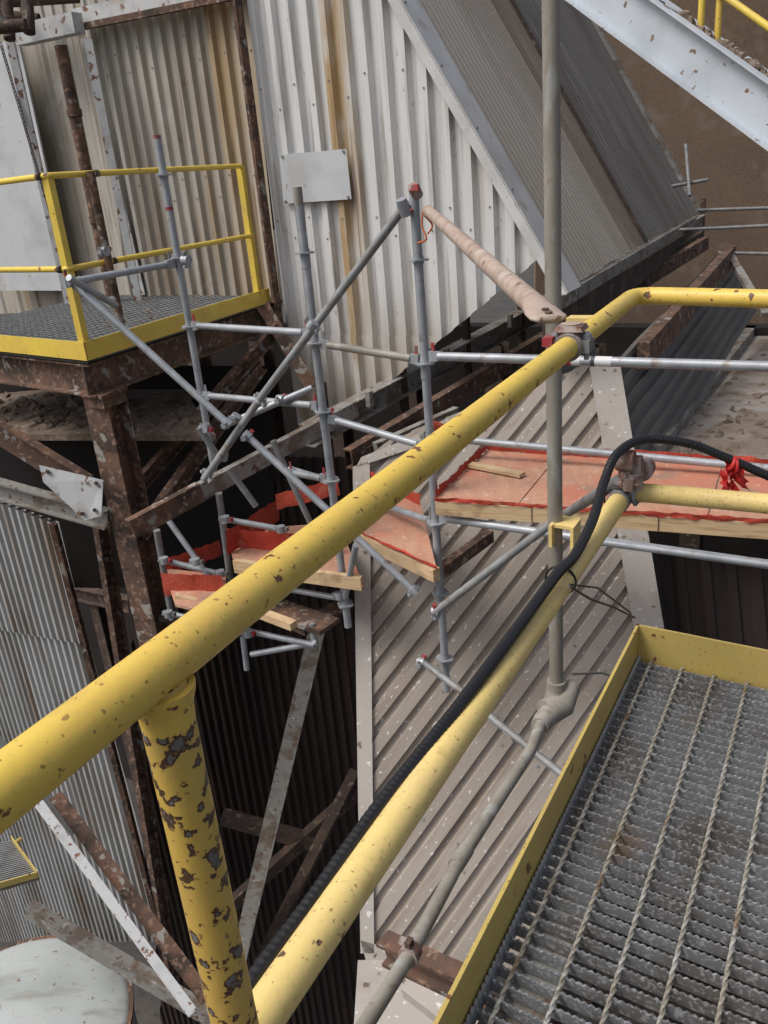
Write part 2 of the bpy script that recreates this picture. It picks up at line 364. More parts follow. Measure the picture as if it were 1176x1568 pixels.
while x<Wd:
    vs=[];fs=[];n=190
    for k in range(n+1):
        q=C+dr*x+dl*(.01+k*.0105)+V((0,0,-.0030)); a=k*.62
        for j in range(4):
            t=a+j*math.pi/2; vs.append(q+dr*math.cos(t)*.0048+Z*math.sin(t)*.0048)
    for k in range(n):
        for j in range(4):
            fs.append((k*4+j,k*4+(j+1)%4,k*4+4+(j+1)%4,k*4+4+j))
    gr.add(vs,fs); x+=.088
vs=[];fs=[]
n=260
for k in range(n+1):
    q=C+dl*(.01+k*.0085)+dr*.0125; h=.012 if k%2 else .003
    vs+=[q+V((0,0,h)),q+V((0,0,-.03)),q+V((0,0,h))+dr*.006,q+V((0,0,-.03))+dr*.006]
for k in range(n):
    a=k*4;c=a+4; fs+=[(a,a+1,c+1,c),(a+2,c+2,c+3,a+3),(a,c,c+2,a+2)]
g.b('edge_band','galv').add(vs,fs)
prof(g.b('support_beam','steelg'),C+dl*.02+dr*.09+V((0,0,-.13)),C+dl*2.5+dr*.09+V((0,0,-.13)),ibeam(.19,.09))
for k in(.05,1.2):
    prof(g.b('support_beam','steelg'),C+dl*k+dr*.02+V((0,0,-.12)),C+dl*k+dr*1.9+V((0,0,-.12)),chan(.16,.07))
# ================================================================ 3. conduit pole with elbow fitting
g=Group('conduit_pipe')
pb=P(852,1048,3.5)
pt=pb+Z*3.6
tube(g.b('riser','pole'),[pb,pt],.0285,20)
tube(g.b('junction_fitting','pole'),[pb+Z*.02,pb-Z*.03],.041,18)
tube(g.b('junction_fitting','pole'),[pb-Z*.02,pb-Z*.09,],[.041,.058],18)
tube(g.b('junction_fitting','pole'),[P(880,1045,3.52),P(862,1078,3.5),P(835,1092,3.46)],[.03,.055,.058],18)
tube(g.b('junction_fitting','pole'),[P(850,1085,3.47),P(832,1103,3.42),P(826,1112,3.38)],[.045,.042,.036],18)
pl_=[P(830,1105,3.4),P(812,1150,3.2),P(705,1315,2.62),P(628,1460,2.25),P(540,1600,1.95)]
tube(g.b('lower_pipe','pole'),pl_,[.0225,.0225,.0215,.021,.021],18)
tube(g.b('pipe_coupling','pole'),[pl_[2]+(pl_[1]-pl_[2]).normalized()*.05,pl_[2]-(pl_[1]-pl_[2]).normalized()*.04],.0255,16)
tube(g.b('pipe_coupling','rustc'),[pl_[3]+(pl_[2]-pl_[3]).normalized()*.02,pl_[3]-(pl_[2]-pl_[3]).normalized()*.02],.0285,16)
box(g.b('pipe_coupling','rustd'),pl_[3]+Z*.03,A,B,Z,.012,.008,.02)
tube(g.b('strap_wire','pole'),[P(875,1032,3.5),P(920,1030,3.9),P(945,1038,4.6)],.006,8,rad=.05)
# ================================================================ 4. hose
g=Group('black_cable')
hp=[(340,1590,.92),(390,1500,.98),(470,1392,1.07),(585,1230,1.22),(700,1085,1.39),(790,965,1.58),(852,880,1.76),(880,850,1.86),(908,795,1.98),(925,738,2.1),(945,695,2.15),(985,673,2.2),(1050,678,2.2),(1110,700,2.2),(1190,735,2.2)]
def smooth(ps,n=6):
    out=[]
    for i in range(len(ps)-1):
        a=ps[max(i-1,0)];b_=ps[i];c=ps[i+1];d=ps[min(i+2,len(ps)-1)]
        for k in range(n):
            t=k/n; out.append(.5*((2*b_)+(c-a)*t+(2*a-5*b_+4*c-d)*t*t+(3*b_-a-3*c+d)*t**3))
    out.append(ps[-1]); return out
hpt=smooth([P(*q) for q in hp],6)
dense=[]
for i in range(len(hpt)-1):
    L=(hpt[i+1]-hpt[i]).length; k=max(1,int(L/.0026))
    for j in range(k): dense.append(hpt[i].lerp(hpt[i+1],j/k))
rs=[(.0115,.0115,.0123,.0123)[i%4] for i in range(len(dense))]
tube(g.b('sheath','cable'),dense,rs,16)
def tie(b,c,d,r,rr=.003):
    d=d.normalized(); x=d.orthogonal().normalized(); y=d.cross(x)
    tube(b,[c+(x*math.cos(a)+y*math.sin(a))*r for a in [i*math.pi/10 for i in range(21)]],rr,6)
for v_ in(888,765):
    tie(g.b('cable_ties','cable'),on_line(m0,mc,v_)+V((-.008,0,.0)),md,.034)
tube(g.b('cable_ties','cable'),[P(872,898,1.72),P(905,918,1.9),P(940,930,2.2),P(972,946,2.42)],.003,6)
tube(g.b('cable_ties','cable'),[P(872,895,1.72),P(915,900,1.9),P(965,938,2.42)],.0025,6)
wc=P(1120,710,2.2); wdir=(P(1150,715,2.2)-P(1110,698,2.2)).normalized()
tie(g.b('warning_ribbon','ribbon'),wc,wdir,.016,.006); tie(g.b('warning_ribbon','ribbon'),wc+wdir*.012,(wdir+Z*.4),.018,.005)
for i in range(7):
    d_=V((random.uniform(-.4,.7),random.uniform(-.2,.2),-1)).normalized(); L_=random.uniform(.05,.11); ss=wdir.cross(d_).normalized()
    c_=wc+wdir*random.uniform(-.02,.03); vs=[];w_=.013
    for k in range(7):
        a_=k*.6+i; q=c_+d_*L_*k/6+wdir*.012*math.sin(k*1.1+i); e_=(wdir*math.cos(a_)+ss*math.sin(a_))*w_
        vs+=[q-e_,q+e_]
    g.b('warning_ribbon','ribbon').add(vs,[(2*k,2*k+1,2*k+3,2*k+2) for k in range(6)],None,True)
# ================================================================ 5. left platform
hP=-.923
g=Group('steel_platform')
q0=PH(133,548,hP); q1=PH(405,462,hP)
a=(q1-q0); a.normalize()
bl=(PH(0,534,hP)-q0).normalized()
def bar(b,p0,p1,z0,z1,n,th=.01):
    pts=[p0+Z*z0,p1+Z*z0,p1+Z*z1,p0+Z*z1]; vs=pts+[p+n*th for p in pts]
    b.add(vs,[(3,2,1,0),(4,5,6,7),(0,1,5,4),(1,2,6,5),(2,3,7,6),(3,0,4,7)])
bar(g.b('toe_plate','yelb'),q0,q1+a*.1,-.02,.10,bl)
bar(g.b('toe_plate','yelb'),q0,q0+bl*2.6,-.02,.10,a)
y=.02
while y<2.4:
    p=q0+a*(y); box(g.b('deck_grating','galvd'),p+bl*1.3,bl,a,Z,1.28,.0025,.012); y+=.066
for i in range(26):
    p=q0+bl*(.05+i*.1)+a*1.2; box(g.b('deck_grating','galv'),p+Z*.011,bl,a,Z,.004,1.2,.004)
slab(g.b('deck_gap_shade','dark'),[q0+Z*-.03,q0+a*2.5-Z*.03,q0+a*2.5+bl*2.6-Z*.03,q0+bl*2.6-Z*.03],.01,Z)  # near-black sheet below the bars, paints the shade in the gaps
HR=1.09
for p,m_ in((q0+bl*.02+a*.02,'yelb'),(q1-a*.05+bl*.02,'yelb')):
    prof(g.b('rail_posts',m_),p,p+Z*HR,angle(.05,.008,1,1),up=a)
for hh in(HR,.55):
    tube(g.b('rails','yelb'),[q1-a*.05+bl*.02+Z*hh,q0+a*.02+bl*.02+Z*hh,q0+bl*2.5+Z*hh],.019,14,rad=.04)
for hh in(HR,.55):
    tube(g.b('tape_bands','rustd'),[q0+a*.42+bl*.02+Z*hh,q0+a*.46+bl*.02+Z*hh],.0215,12)
    tube(g.b('tape_bands','rustd'),[q0+bl*.07+Z*hh,q0+bl*.1+Z*hh],.0215,12)
for i in range(40):
    c=q0+a*random.uniform(.1,2.2)+bl*random.uniform(.03,.2 if i%2 else 1.6)+Z*.012; s=random.uniform(.006,.022)
    box(g.b('deck_debris','dust'),c,V((random.random(),random.random(),.2)).normalized(),V((-.5,.5,.3)).normalized(),Z,s*1.5,s,s*.5,.6)
u0=q0-Z*.13
prof(g.b('edge_beams','rust'),u0-a*.0+bl*.08-Z*.03,u0+a*2.5+bl*.08-Z*.03,ibeam(.22,.12))
prof(g.b('edge_beams','rust'),u0+a*.08+bl*.15-Z*.03,u0+a*.08+bl*2.6-Z*.03,ibeam(.22,.13))
prof(g.b('edge_beams','rustd'),u0+a*1.3+bl*.15-Z*.05,u0+a*1.3+bl*2.6-Z*.05,ibeam(.2,.12))
colp=q0+a*.16+bl*.1-Z*.27
prof(g.b('column','rust'),colp,dn(colp,5.2),ibeam(.2,.2,.014,.012),a)
box(g.b('column_cap','rust'),colp,a,bl,Z,.13,.13,.012)
box(g.b('column_cap','rust'),colp-Z*.05,a,bl,Z,.115,.115,.035)
prof(g.b('knee_brace','rust'),P(198,755,6.2),P(425,498,7.1),chan(.11,.06))
prof(g.b('knee_brace','rust'),P(215,820,6.0),P(400,560,7.0),ibeam(.1,.08))
prof(g.b('knee_brace','rust'),P(405,470,7.1),P(480,592,6.9),angle(.08,.01))
# ================================================================ 6. left structure frame
g=Group('steel_frame')
prof(g.b('bracing','rust'),P(-40,632,5.9),P(140,742,5.8),chan(.16,.07))
prof(g.b('bracing','steelg'),P(-40,738,6.1),P(165,795,5.9),ibeam(.14,.09))
gp=(P(60,712,5.6),P(158,735,5.65),P(155,790,5.65),P(130,797,5.65),P(66,738,5.6))
slab(g.b('gusset_plate','steelw'),list(gp),.012)
for q_ in gp[:4]:
    cc=sum(gp,V())/5; s_=q_.lerp(cc,.25); tube(g.b('gusset_bolts','rustd'),[s_,s_-s_.normalized()*.02],.014,6)
prof(g.b('bracing','steelw'),P(62,1222,6.2),P(300,1545,5.6),chan(.17,.06,.008,1),up=V((0,-.3,1)))
prof(g.b('bracing','rust'),P(85,1218,6.25),P(318,1530,5.65),rect(.10,.012),up=V((0,-.3,1)))
prof(g.b('bracing','galvd'),P(-20,1110,6.5),P(120,1270,6.4),chan(.1,.05))
prof(g.b('bracing','steelg'),P(500,960,6.9),P(372,1495,7.3),angle(.14,.012),up=V((0,-1,.4)))
prof(g.b('bracing','rustd'),P(395,1480,7.2),P(545,1180,8),rect(.11,.05))
prof(g.b('bracing','steelg'),P(45,1392,7.4),P(330,1560,7),rect(.10,.16))
prof(g.b('bracing','rustd'),P(340,1250,8),P(480,1290,8),rect(.1,.14))
prof(g.b('bracing','rustd'),P(350,1390,8),P(560,1200,8),rect(.1,.12))
prof(g.b('bracing','rust'),P(150,800,6.4),P(262,1500,8.2),chan(.12,.06),up=A)
prof(g.b('channel_beam','steelg'),P(305,757,5.5),P(548,626,6.3),chan(.12,.06,.01,-1))
prof(g.b('channel_beam','rust'),P(203,812,5.2),P(310,754,5.5),chan(.13,.06,.01,-1))
prof(g.b('channel_beam','steelg'),P(575,688,6.2),P(700,632,6.6),rect(.06,.1))
prof(g.b('bracket_beam','rust'),P(590,1452,2.9),P(750,1525,2.6),ibeam(.10,.07))
slab(g.b('dirty_plate','flash'),[P(548,1470,4.6),P(640,1470,4.6),P(700,1600,4.2),P(540,1600,4.2)],.02)
prof(g.b('bracket_beam','flash'),P(640,1500,3.9),P(760,1590,3.5),rect(.2,.05))
# ================================================================ 7. walls
w2p=vplane(P(430,450,7.3),B)
g=Group('corrugated_building')
pts=[PP(*q,w2p) for q in((368,-60),(565,-60),(862,452),(540,632),(470,690),(455,650))]
def sB(p): return (p-w2p[0]).dot(B)
s_a=sB(PP(508,250,w2p)); s_b=sB(PP(556,250,w2p)); s_c=sB(PP(398,250,w2p))
wr=g.b('gable_wall_rust_run','w2r')
pk=lambda c:wr if (s_a<sB(c)<s_b or sB(c)<s_c) else None
corr(g.b('gable_wall','w2'),pts,Z,.160,.050,g.b('screws','galvd'),1.0,pick=pk)
la=PP(437,512,w2p); e0=PP(862,452,w2p); e1=PP(540,632,w2p); tt=(la.z-e0.z)/(e1.z-e0.z)
ofs=w2p[1]*.012
lpoly=[la+ofs,e0.lerp(e1,max(0,min(.98,tt)))+ofs,e1+ofs,PP(470,690,w2p)+ofs,PP(455,650,w2p)+ofs]
corr(g.b('gable_wall_lower_sheet','w2'),lpoly,Z,.160,.050,None,1.0,pick=pk,org=pts[0]+ofs)
c_t=PP(372,-60,w2p,.06); c_b=PP(431,470,w2p,.06)
prof(g.b('corner_trim','rust'),V((c_b.x,c_b.y,c_t.z)),c_b-Z*.3,angle(.09,.01,-1),up=-B)
sp=[PP(*q,w2p,.06) for q in((428,237),(530,228),(538,305),(434,312))]
slab(g.b('blank_plate','plate'),sp,.006)
for i,q in enumerate(sp):
    cc=sum(sp,V())/4; s_=q.lerp(cc,.08); tube(g.b('screws','galvd'),[s_,s_+w2p[1]*.01],.012,8)
w1p=vplane(P(405,450,7.6),B)
pts=[PP(126,20,w1p),PP(372,-90,w1p),PP(433,470,w1p),PP(205,475,w1p)]
s_d=(PP(335,200,w1p)-w1p[0]).dot(B)
w1r=g.b('end_wall_rust_run','w1r')
corr(g.b('end_wall','w1'),pts,Z,.135,.04,g.b('screws','galvd'),1.1,pick=lambda c:w1r if ((c-w1p[0]).dot(B)>s_d) else None)
prof(g.b('fascia','steelw'),PP(118,30,w1p,.10),PP(380,-26,w1p,.10),rect(.06,.16))
prof(g.b('fascia','rust'),PP(116,43,w1p,.13),PP(380,-10,w1p,.13),rect(.05,.05))
prof(g.b('edge_trim','steelw'),PP(122,60,w1p,.05),PP(213,452,w1p,.05),angle(.08,.01),up=A)
w0p=vplane(P(100,300,8.4),B)
pts=[PP(-120,40,w0p),PP(130,40,w0p),PP(215,480,w0p),PP(-60,480,w0p)]
corr(g.b('side_wall','w1'),pts,Z,.30,.02,None)
slab(g.b('side_panel','plate'),[PP(-60,70,w0p,.2),PP(28,62,w0p,.2),PP(110,445,w0p,.2),PP(0,445,w0p,.2)],.02)
prof(g.b('fascia','steelw'),PP(30,55,w0p,.3),PP(120,35,w0p,.3),rect(.12,.16))
pa=PP(93,70,w0p,.45); tube(g.b('rusty_downpipe','rust'),[pa,dn(pa,2.7)],.055,12)
for k in(.5,1.4,2.2): tube(g.b('rusty_downpipe','rust'),[dn(pa,k),dn(pa,k+.06)],.068,12)
pa=PP(135,60,w0p,.4); prof(g.b('white_jamb','steelw'),pa,dn(pa,3.0),rect(.07,.03))
pa=PP(15,60,w0p,.5); prof(g.b('white_jamb','steelw'),pa,dn(pa,3.0),rect(.07,.04))
ch=PP(2,70,w0p,.55); ce=PP(78,330,w0p,.55); nl=46
for i in range(nl):
    q=ch.lerp(ce,i/nl); ax=(ce-ch).normalized(); dd_=B if i%2 else A
    tube(g.b('chain','rustd'),[q-ax*.028,q-ax*.018+dd_*.012,q+ax*.018+dd_*.012,q+ax*.028],.004,5)
    tube(g.b('chain','rustd'),[q-ax*.028,q-ax*.018-dd_*.012,q+ax*.018-dd_*.012,q+ax*.028],.004,5)
bw=vplane(P(200,0,10.5),B)
corr(g.b('rear_upper_wall','w1'),[PP(-300,-500,bw),PP(420,-500,bw),PP(420,140,bw),PP(-300,140,bw)],Z,.2,.03)
# roof hood
E0=PP(862,442,w2p,.02); T0=PP(575,-60,w2p,.02)
E1=PH(1068,326,E0.z+.02)
rp=plane3(E0,T0,E1)
rib=(T0-E0).normalized()
ra=(E1-E0).normalized(); rn=rp[1]
k1=E0.lerp(E1,.45)
LL=(k1-E0).length
rb=g.b('hood_roof_brown_run','roofb')
corr(g.b('hood_roof','roof'),[E0,k1,k1+rib*6.5,E0+rib*6.5],rib,.10,.02,pick=lambda c:rb if (c-E0).dot(ra)>LL*.78 else None)
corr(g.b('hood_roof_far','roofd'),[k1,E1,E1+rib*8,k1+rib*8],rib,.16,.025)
prof(g.b('verge_flashing','flashw'),E0-rib*.05+ra*.13+rn*.03,E0+rib*6.5+ra*.13+rn*.03,[(-.18,-.004),(.18,-.004),(.18,.004),(-.18,.004)],up=rn)
prof(g.b('verge_flashing','flashw'),E0-rib*.05-ra*.055-rn*.01,E0+rib*6.5-ra*.055-rn*.01,rect(.012,.07),up=rn)
for i in range(12):
    c_=E0+rib*(.3+i*.5)-ra*.0+rn*.036; tube(g.b('screws','galvd'),[c_,c_+rn*.008],.012,6)
prof(g.b('far_verge','steelg'),E1+rn*.03,E1+rib*8+rn*.03,rect(.18,.05),up=rn)
prof(g.b('roof_dark_joint','rustd'),k1+rn*.02,k1+rib*6+rn*.02,rect(.10,.02),up=rn)
prof(g.b('eave_beam','steelg'),E0-Z*.08-ra*.3,E1-Z*.08+ra*.1,rect(.06,.10))
prof(g.b('eave_beam','rustd'),E0-Z*.26-ra*.2-B*.05,E1-Z*.3+ra*.1-B*.05,rect(.1,.22))
# ================================================================ 8. inclined gallery beams
g=Group('conveyor_gallery')
def bm(u0,v0,z0,u1,v1,z1,pr,m,part='stringers'): prof(g.b(part,m),P(u0,v0,z0),P(u1,v1,z1),pr)
bm(470,668,6.4,1075,338,11.6,ibeam(.18,.14),'steelg')
bm(540,705,6.1,1085,372,10.6,chan(.16,.08,.012,-1),'rust')
bm(560,690,6.2,1075,356,11,rect(.05,.05),'rustd')
for i in range(9):
    t=i/8; p_=P(500,662,6.55).lerp(P(1075,350,11.8),t); prof(g.b('hangers','rustd'),p_+Z*.4,p_-Z*.3,rect(.06,.06),up=A)
for i in range(7):
    t=i/7; p_=P(530,655,6.35).lerp(P(1070,345,11.5),t+.04); box(g.b('clips','steelg'),p_+Z*.12,A,B,Z,.03,.02,.06)
bm(740,640,6.2,905,540,7,rect(.1,.12),'steelg')
lp=plane3(P(548,705,6.0),P(925,555,6.3),P(560,1455,5.0))
pts=[PP(*q,lp) for q in((548,712),(600,672),(925,548),(985,850),(1015,965),(1015,1250),(800,1500),(562,1458))]
rib2=PP(880,1010,lp)-PP(600,1400,lp)
corr(g.b('lower_cladding','low'),pts,rib2,.128,.034,g.b('screws','galvd'),.8,shape=(0,.22,.30,.88,.96))
def strip(part,m,a,b,c,d,off=.04):
    slab(g.b(part,m),[PP(*a,lp,off),PP(*b,lp,off),PP(*c,lp,off),PP(*d,lp,off)],.01)
strip('left_flashing','flash',(540,715),(566,706),(573,1460),(552,1460))
strip('top_flashing','flash',(545,716),(553,700),(640,665),(650,680))
strip('right_flashing','flash',(903,562),(948,548),(1018,968),(972,968))
strip('bottom_flashing','flash',(552,1440),(560,1470),(750,1520),(750,1495))
fp=plane3(P(935,560,6.3),P(1110,395,9.5),P(1000,720,6.6))
pts=[PP(*q,fp) for q in((938,560),(1095,392),(1125,395),(1170,478),(1040,660),(975,760))]
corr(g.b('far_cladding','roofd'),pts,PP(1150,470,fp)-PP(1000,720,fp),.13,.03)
prof(g.b('stringers','rust'),P(985,545,6.6),P(1120,390,9.6),rect(.10,.22))
prof(g.b('stringers','steelg'),P(1118,392,9.4),P(1172,482,8.6),rect(.08,.05))
dk=plane3(P(985,760,6.6),P(1300,800,6.6),P(1000,1100,6.6))
pts=[PP(*q,dk) for q in((985,835),(1330,860),(1330,1200),(1010,1200))]
corr(g.b('dark_opening_sheet','dkcor'),pts,Z,.2,.04)  # ribbed sheet filling a dark opening, its shade put into the colour
g=Group('concrete_slab')
hC=-2.3
slab(g.b('slab','conc'),[PH(985,735,hC),PH(1045,600,hC),PH(1150,505,hC),PH(1500,500,hC),PH(1400,760,hC)],.25,Z)
prof(g.b('kerb','steelg'),PH(1000,700,hC)+Z*.05,PH(1150,510,hC)+Z*.05,rect(.12,.1))
for i in range(90):
    c=PH(random.uniform(1040,1176),random.uniform(540,700),hC); s=random.uniform(.01,.035)
    box(g.b('debris','dust'),c,V((random.random(),random.random(),.2)).normalized(),V((-.5,.5,.3)).normalized(),Z,s*1.5,s,s*.5,.6)
# ================================================================ 9. lower-left wall
g=Group('corrugated_wall')
w3=vplane(P(60,800,6.7),(V((.75,-.66,0))).normalized())
pts=[PP(*q,w3) for q in((-80,960),(126,960),(255,1440),(-30,1440))]
corr(g.b('sheets','w3'),pts,Z,.125,.042)
w3b=(w3[0]+w3[1]*.03,w3[1])
pts=[PP(*q,w3b) for q in((-80,740),(86,800),(131,985),(-80,950))]
corr(g.b('upper_sheets','w3'),pts,Z,.125,.042)
prof(g.b('rust_trim','rust'),PP(88,800,w3,.04),PP(252,1430,w3,.04),angle(.07,.01),up=V((0,-1,0)))
w4=vplane(P(420,1000,8.9),B)
pts=[PP(*q,w4) for q in((180,700),(560,700),(620,1600),(250,1600))]
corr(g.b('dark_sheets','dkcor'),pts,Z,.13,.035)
# ================================================================ 10. scaffold
g=Group('tube_scaffold')
s1=P(455,287,4.4); s1b=dn(s1,2.68)
s2=P(633,290,4.1); s2b=dn(s2,2.95)
s3=P(240,207,4.9); s3b=dn(s3,2.2)
s4=P(138,262,5.2); s4b=dn(s4,.98)
T=g.b('tubes','galv')
tube(T,[s1,s1b],.024); tube(T,[s2,s2b],.024); tube(T,[s3,s3b],.0235); tube(g.b('tubes','rust'),[s4,s4b],.027)
for s,sb,vv in((s1,s1b,(387,525,630,735,925)),(s2,s2b,(398,556,688,800,908,1008)),(s3,s3b,(268,395,500,605))):
    for v_ in vv: rosette(g.b('rosettes','galv'),on_line(s,sb,v_),Z)
for s,sb,vv in((s1,s1b,(390,640)),(s2,s2b,(560,690))):
    for v_ in vv:
        c=on_line(s,sb,v_); tube(g.b('spigots','galv'),[c-Z*.07,c+Z*.03],.0275,14)
tube(g.b('tube_tip','red'),[s3,s3-Z*.02],.0238,14)
for s_,k in((s3,.40),): tube(g.b('tube_tip','red'),[dn(s_,k),dn(s_,k+.02)],.0242,14)
tube(g.b('tubes','pole'),[s1+Z*.002,s1-Z*.09],.0252,16)
L1=on_line
ledger(g,L1(s3,s3b,498),L1(s1,s1b,510)); ledger(g,L1(s1,s1b,525),L1(s2,s2b,552),'pole')
r1=P(1230,563,3.45); ledger(g,L1(s2,s2b,545),r1,'galv',.0235,1)
ledger(g,L1(s3,s3b,605),L1(s1,s1b,622)); ledger(g,L1(s1,s1b,638),L1(s2,s2b,686))
ledger(g,L1(s1,s1b,735),P(438,722,5.3)); ledger(g,L1(s2,s2b,800),P(560,765,5.6),'galv',.021,1)
ledger(g,L1(s2,s2b,792),P(1230,872,3.7),'galv',.0225,1)
tube(T,[P(690,672,5.2),P(1230,722,4.4)],.0225)
tube(T,[P(920,830,4.05),P(1230,872,3.72)],.018)
tube(g.b('diagonals','galvd'),[P(618,318,4.15),P(397,612,4.75)],.0225)
tube(g.b('diagonals','galvd'),[P(400,608,4.82),P(312,735,5.0)],.0225)
tube(T,[P(108,430,4.75),P(348,648,4.8)],.0215); tube(T,[P(376,665,4.85),P(638,908,4.8)],.0215)
tube(g.b('diagonals','galvd'),[P(418,675,5.4),P(475,800,5.6)],.021)
tube(T,[P(352,648,5.0),P(478,594,4.95)],.0205)
tube(g.b('diagonals','galvd'),[P(305,655,5.1),P(334,700,5.2)],.021); tube(g.b('diagonals','galvd'),[P(350,718,5.3),P(392,775,5.4)],.021)
tube(g.b('diagonals','galvd'),[P(665,938,4.7),P(846,800,4.2),],.023)
tube(g.b('diagonals','galvd'),[P(850,797,4.15),P(950,735,2.6)],.021)
tube(g.b('diagonals','galvd'),[P(645,1012,5.0),P(712,1062,4.8),P(760,1105,4.6),P(860,1185,4.3)],.021)
ledger(g,P(90,435,4.7),L1(s3,s3b,402),'galv',.0205,3)
tube(T,[P(105,425,4.6),P(178,468,5.0)],.02)
dT2=(P(348,648,4.8)-P(108,430,4.75)); dT1=(P(397,612,4.75)-P(618,318,4.15))
for u_,v_,z_,d1,d2 in((348,648,4.8,dT2,A),(378,667,4.85,dT2,A),(400,612,4.8,dT1,B),(315,655,5.1,A,B),(478,498,4.45,dT1,Z),(622,316,4.14,dT1,B),(634,904,4.8,dT2,Z),(668,936,4.7,B,Z),(112,432,4.75,dT2,A),(160,385,5.2,B,A),(285,398,4.95,B,Z),(170,462,5.1,A,B),(318,728,5.0,dT1,B),(645,1014,5.0,B,A),(360,640,4.9,dT1,A),(430,612,4.97,B,A),(340,700,5.0,B,A)):
    coupler(g,P(u_,v_,z_),d1,d2)
for (u0,v0,z0,u1,v1,z1) in((240,812,5.6,264,948,5.95),(335,755,5.55,355,905,5.9)):
    tube(g.b('diagonals','galvd'),[P(u0,v0,z0),P(u1,v1,z1)],.0235)
for (u0,v0,z0,u1,v1,z1) in((345,795,5.6,440,812,5.6),(252,858,5.7,340,880,5.7),(258,797,5.7,335,905,5.7),(400,895,5.6,515,915,5.4),(375,965,5.6,482,988,5.4),(385,1002,5.6,486,984,5.4),(372,975,5.6,378,1025,5.7),(478,955,5.4,482,992,5.45),(545,835,5.0,528,915,5.3),(262,940,5.8,420,975,5.6),(443,718,5.3,500,735,5.2)):
    tube(T,[P(u0,v0,z0),P(u1,v1,z1)],.0205)
for u_,v_,z_ in((345,795,5.55),(338,878,5.6),(252,858,5.65),(258,940,5.7),(520,912,5.3),(430,810,5.5),(500,730,5.1),(300,860,5.6),(380,970,5.5)):
    coupler(g,P(u_,v_,z_),Z,B)
tube(g.b('couplers','rustc'),[P(640,300,4.05),P(632,285,4.0)],.028,10)
box(g.b('wedges','red'),P(636,287,3.98),A,B,Z,.014,.022,.014,.7)
tube(g.b('couplers','galv'),[P(614,305,4.05),P(622,330,4.1)],.028,10)
tube(g.b('cord','cord'),smooth([P(648,322,3.98),P(646,345,4.0),P(653,366,4.0),P(640,372,4.05)],5),.005,6)
tube(g.b('cord','cord'),smooth([P(650,330,3.98),P(662,345,4.0),P(655,358,4.0)],5),.005,6)
def sleeve(p,d,r,L=.07):
    tube(g.b('labels','label'),[p-d*L/2,p+d*L/2],r+.0012,16)
    tube(g.b('label_print','ltxt'),[p-d*L*.5,p-d*L*.3],r+.0018,16)
b0=L1(s2,s2b,545); dd=(r1-b0).normalized()
for t,Lq in((.455,.07),(.53,.10)): sleeve(b0.lerp(r1,t),dd,.0235,Lq)
tube(g.b('label_red','red'),[b0.lerp(r1,.44),b0.lerp(r1,.45)],.026,12)
d9=(P(860,1185,4.3)-P(760,1105,4.6)).normalized(); sleeve(P(778,1120,4.55),d9,.021,.08); tube(g.b('label_red','red'),[P(788,1128,4.52),P(790,1130,4.51)],.024,12)
# ---- tie pole
g=Group('tie_tube')
pa=P(655,322,4.0); pe=P(835,482,1.78)
dv=(pe-pa).normalized()
tube(g.b('tube','pinkpole'),[pa,pe-dv*.12],.0265,20)
side=dv.cross(Z).normalized(); upv=side.cross(dv)
vs=[];fs=[];nn=16
stg=[(-.12,.0265,.0265),(-.07,.034,.020),(-.02,.040,.010),(.03,.040,.009),(.05,.030,.008)]
for s,wx,wy in stg:
    for k in range(nn):
        an=2*math.pi*k/nn; vs.append(pe+dv*s+side*math.cos(an)*wx+upv*math.sin(an)*wy)
for i in range(len(stg)-1):
    for k in range(nn): fs.append((i*nn+k,i*nn+(k+1)%nn,(i+1)*nn+(k+1)%nn,(i+1)*nn+k))
fs.append(tuple(range(4*nn,5*nn)))
g.b('flattened_end','pinkpole').add(vs,fs,None,True)
for s in(-.0,.03): 
    c=pe+dv*s+upv*.010; tube(g.b('bolts','rustd'),[c,c+upv*.004],.008,10)
rc=L1(top0,topc,528)
tube(g.b('rail_clamp','galvd'),[rc-rd*.03,rc+rd*.03],.0255,20)
tube(g.b('rail_clamp','rustc'),[rc-rd*.026,rc-rd*.006],.028,20)
tube(g.b('rail_clamp','galvd'),[rc+rd*.012,rc+rd*.026],.028,20)
sd=rd.cross(Z).normalized()
for sg in(1,-1):
    c=rc+sd*sg*.030; box(g.b('rail_clamp','rustc' if sg<0 else 'galvd'),c,rd,sd,Z,.020,.010,.012)
    tube(g.b('bolts','galv'),[c-Z*.028,c+Z*.026],.0055,8); tube(g.b('bolts','galv'),[c+Z*.012,c+Z*.022],.010,6)
box(g.b('wedge','red'),rc-rd*.01-sd*.04+Z*.01,rd,sd,Z,.018,.010,.009)
tube(g.b('rail_clamp','pinkpole'),[rc+Z*.022,rc+Z*.042],[.016,.020],14)
box(g.b('clamp_plate','rustc'),rc+Z*.034,rd,sd,Z,.026,.028,.005,.85)
box(g.b('rail_bracket','yelm'),P(890,497,1.9),A,B,Z,.02,.03,.018)
g=Group('swivel_coupler')
coupler(g,P(968,735,2.22),Z,A,m='rustc',red=False)
coupler(g,P(958,705,2.2),B,Z,m='rustc',red=False)
coupler(g,P(985,718,2.25),A,B,m='rustc',red=False)
box(g.b('couplers','rustc'),P(968,715,2.22),A,B,Z,.02,.03,.03,.8)
tube(g.b('rail_ring','galvd'),[mc-md*.09,mc-md*.05],.030,18)
tie(g.b('rail_ring','galvd'),P(975,752,2.24),B,.036,.006)
box(g.b('pole_bracket','yelm'),P(868,800,3.2),A,B,Z,.05,.04,.006)
box(g.b('pole_bracket','yelm'),P(868,816,3.2)+B*.034,A,B,Z,.05,.006,.045)
box(g.b('pole_bracket','yelm'),P(864,816,3.2)-B*.04,A,B,Z,.05,.006,.045)
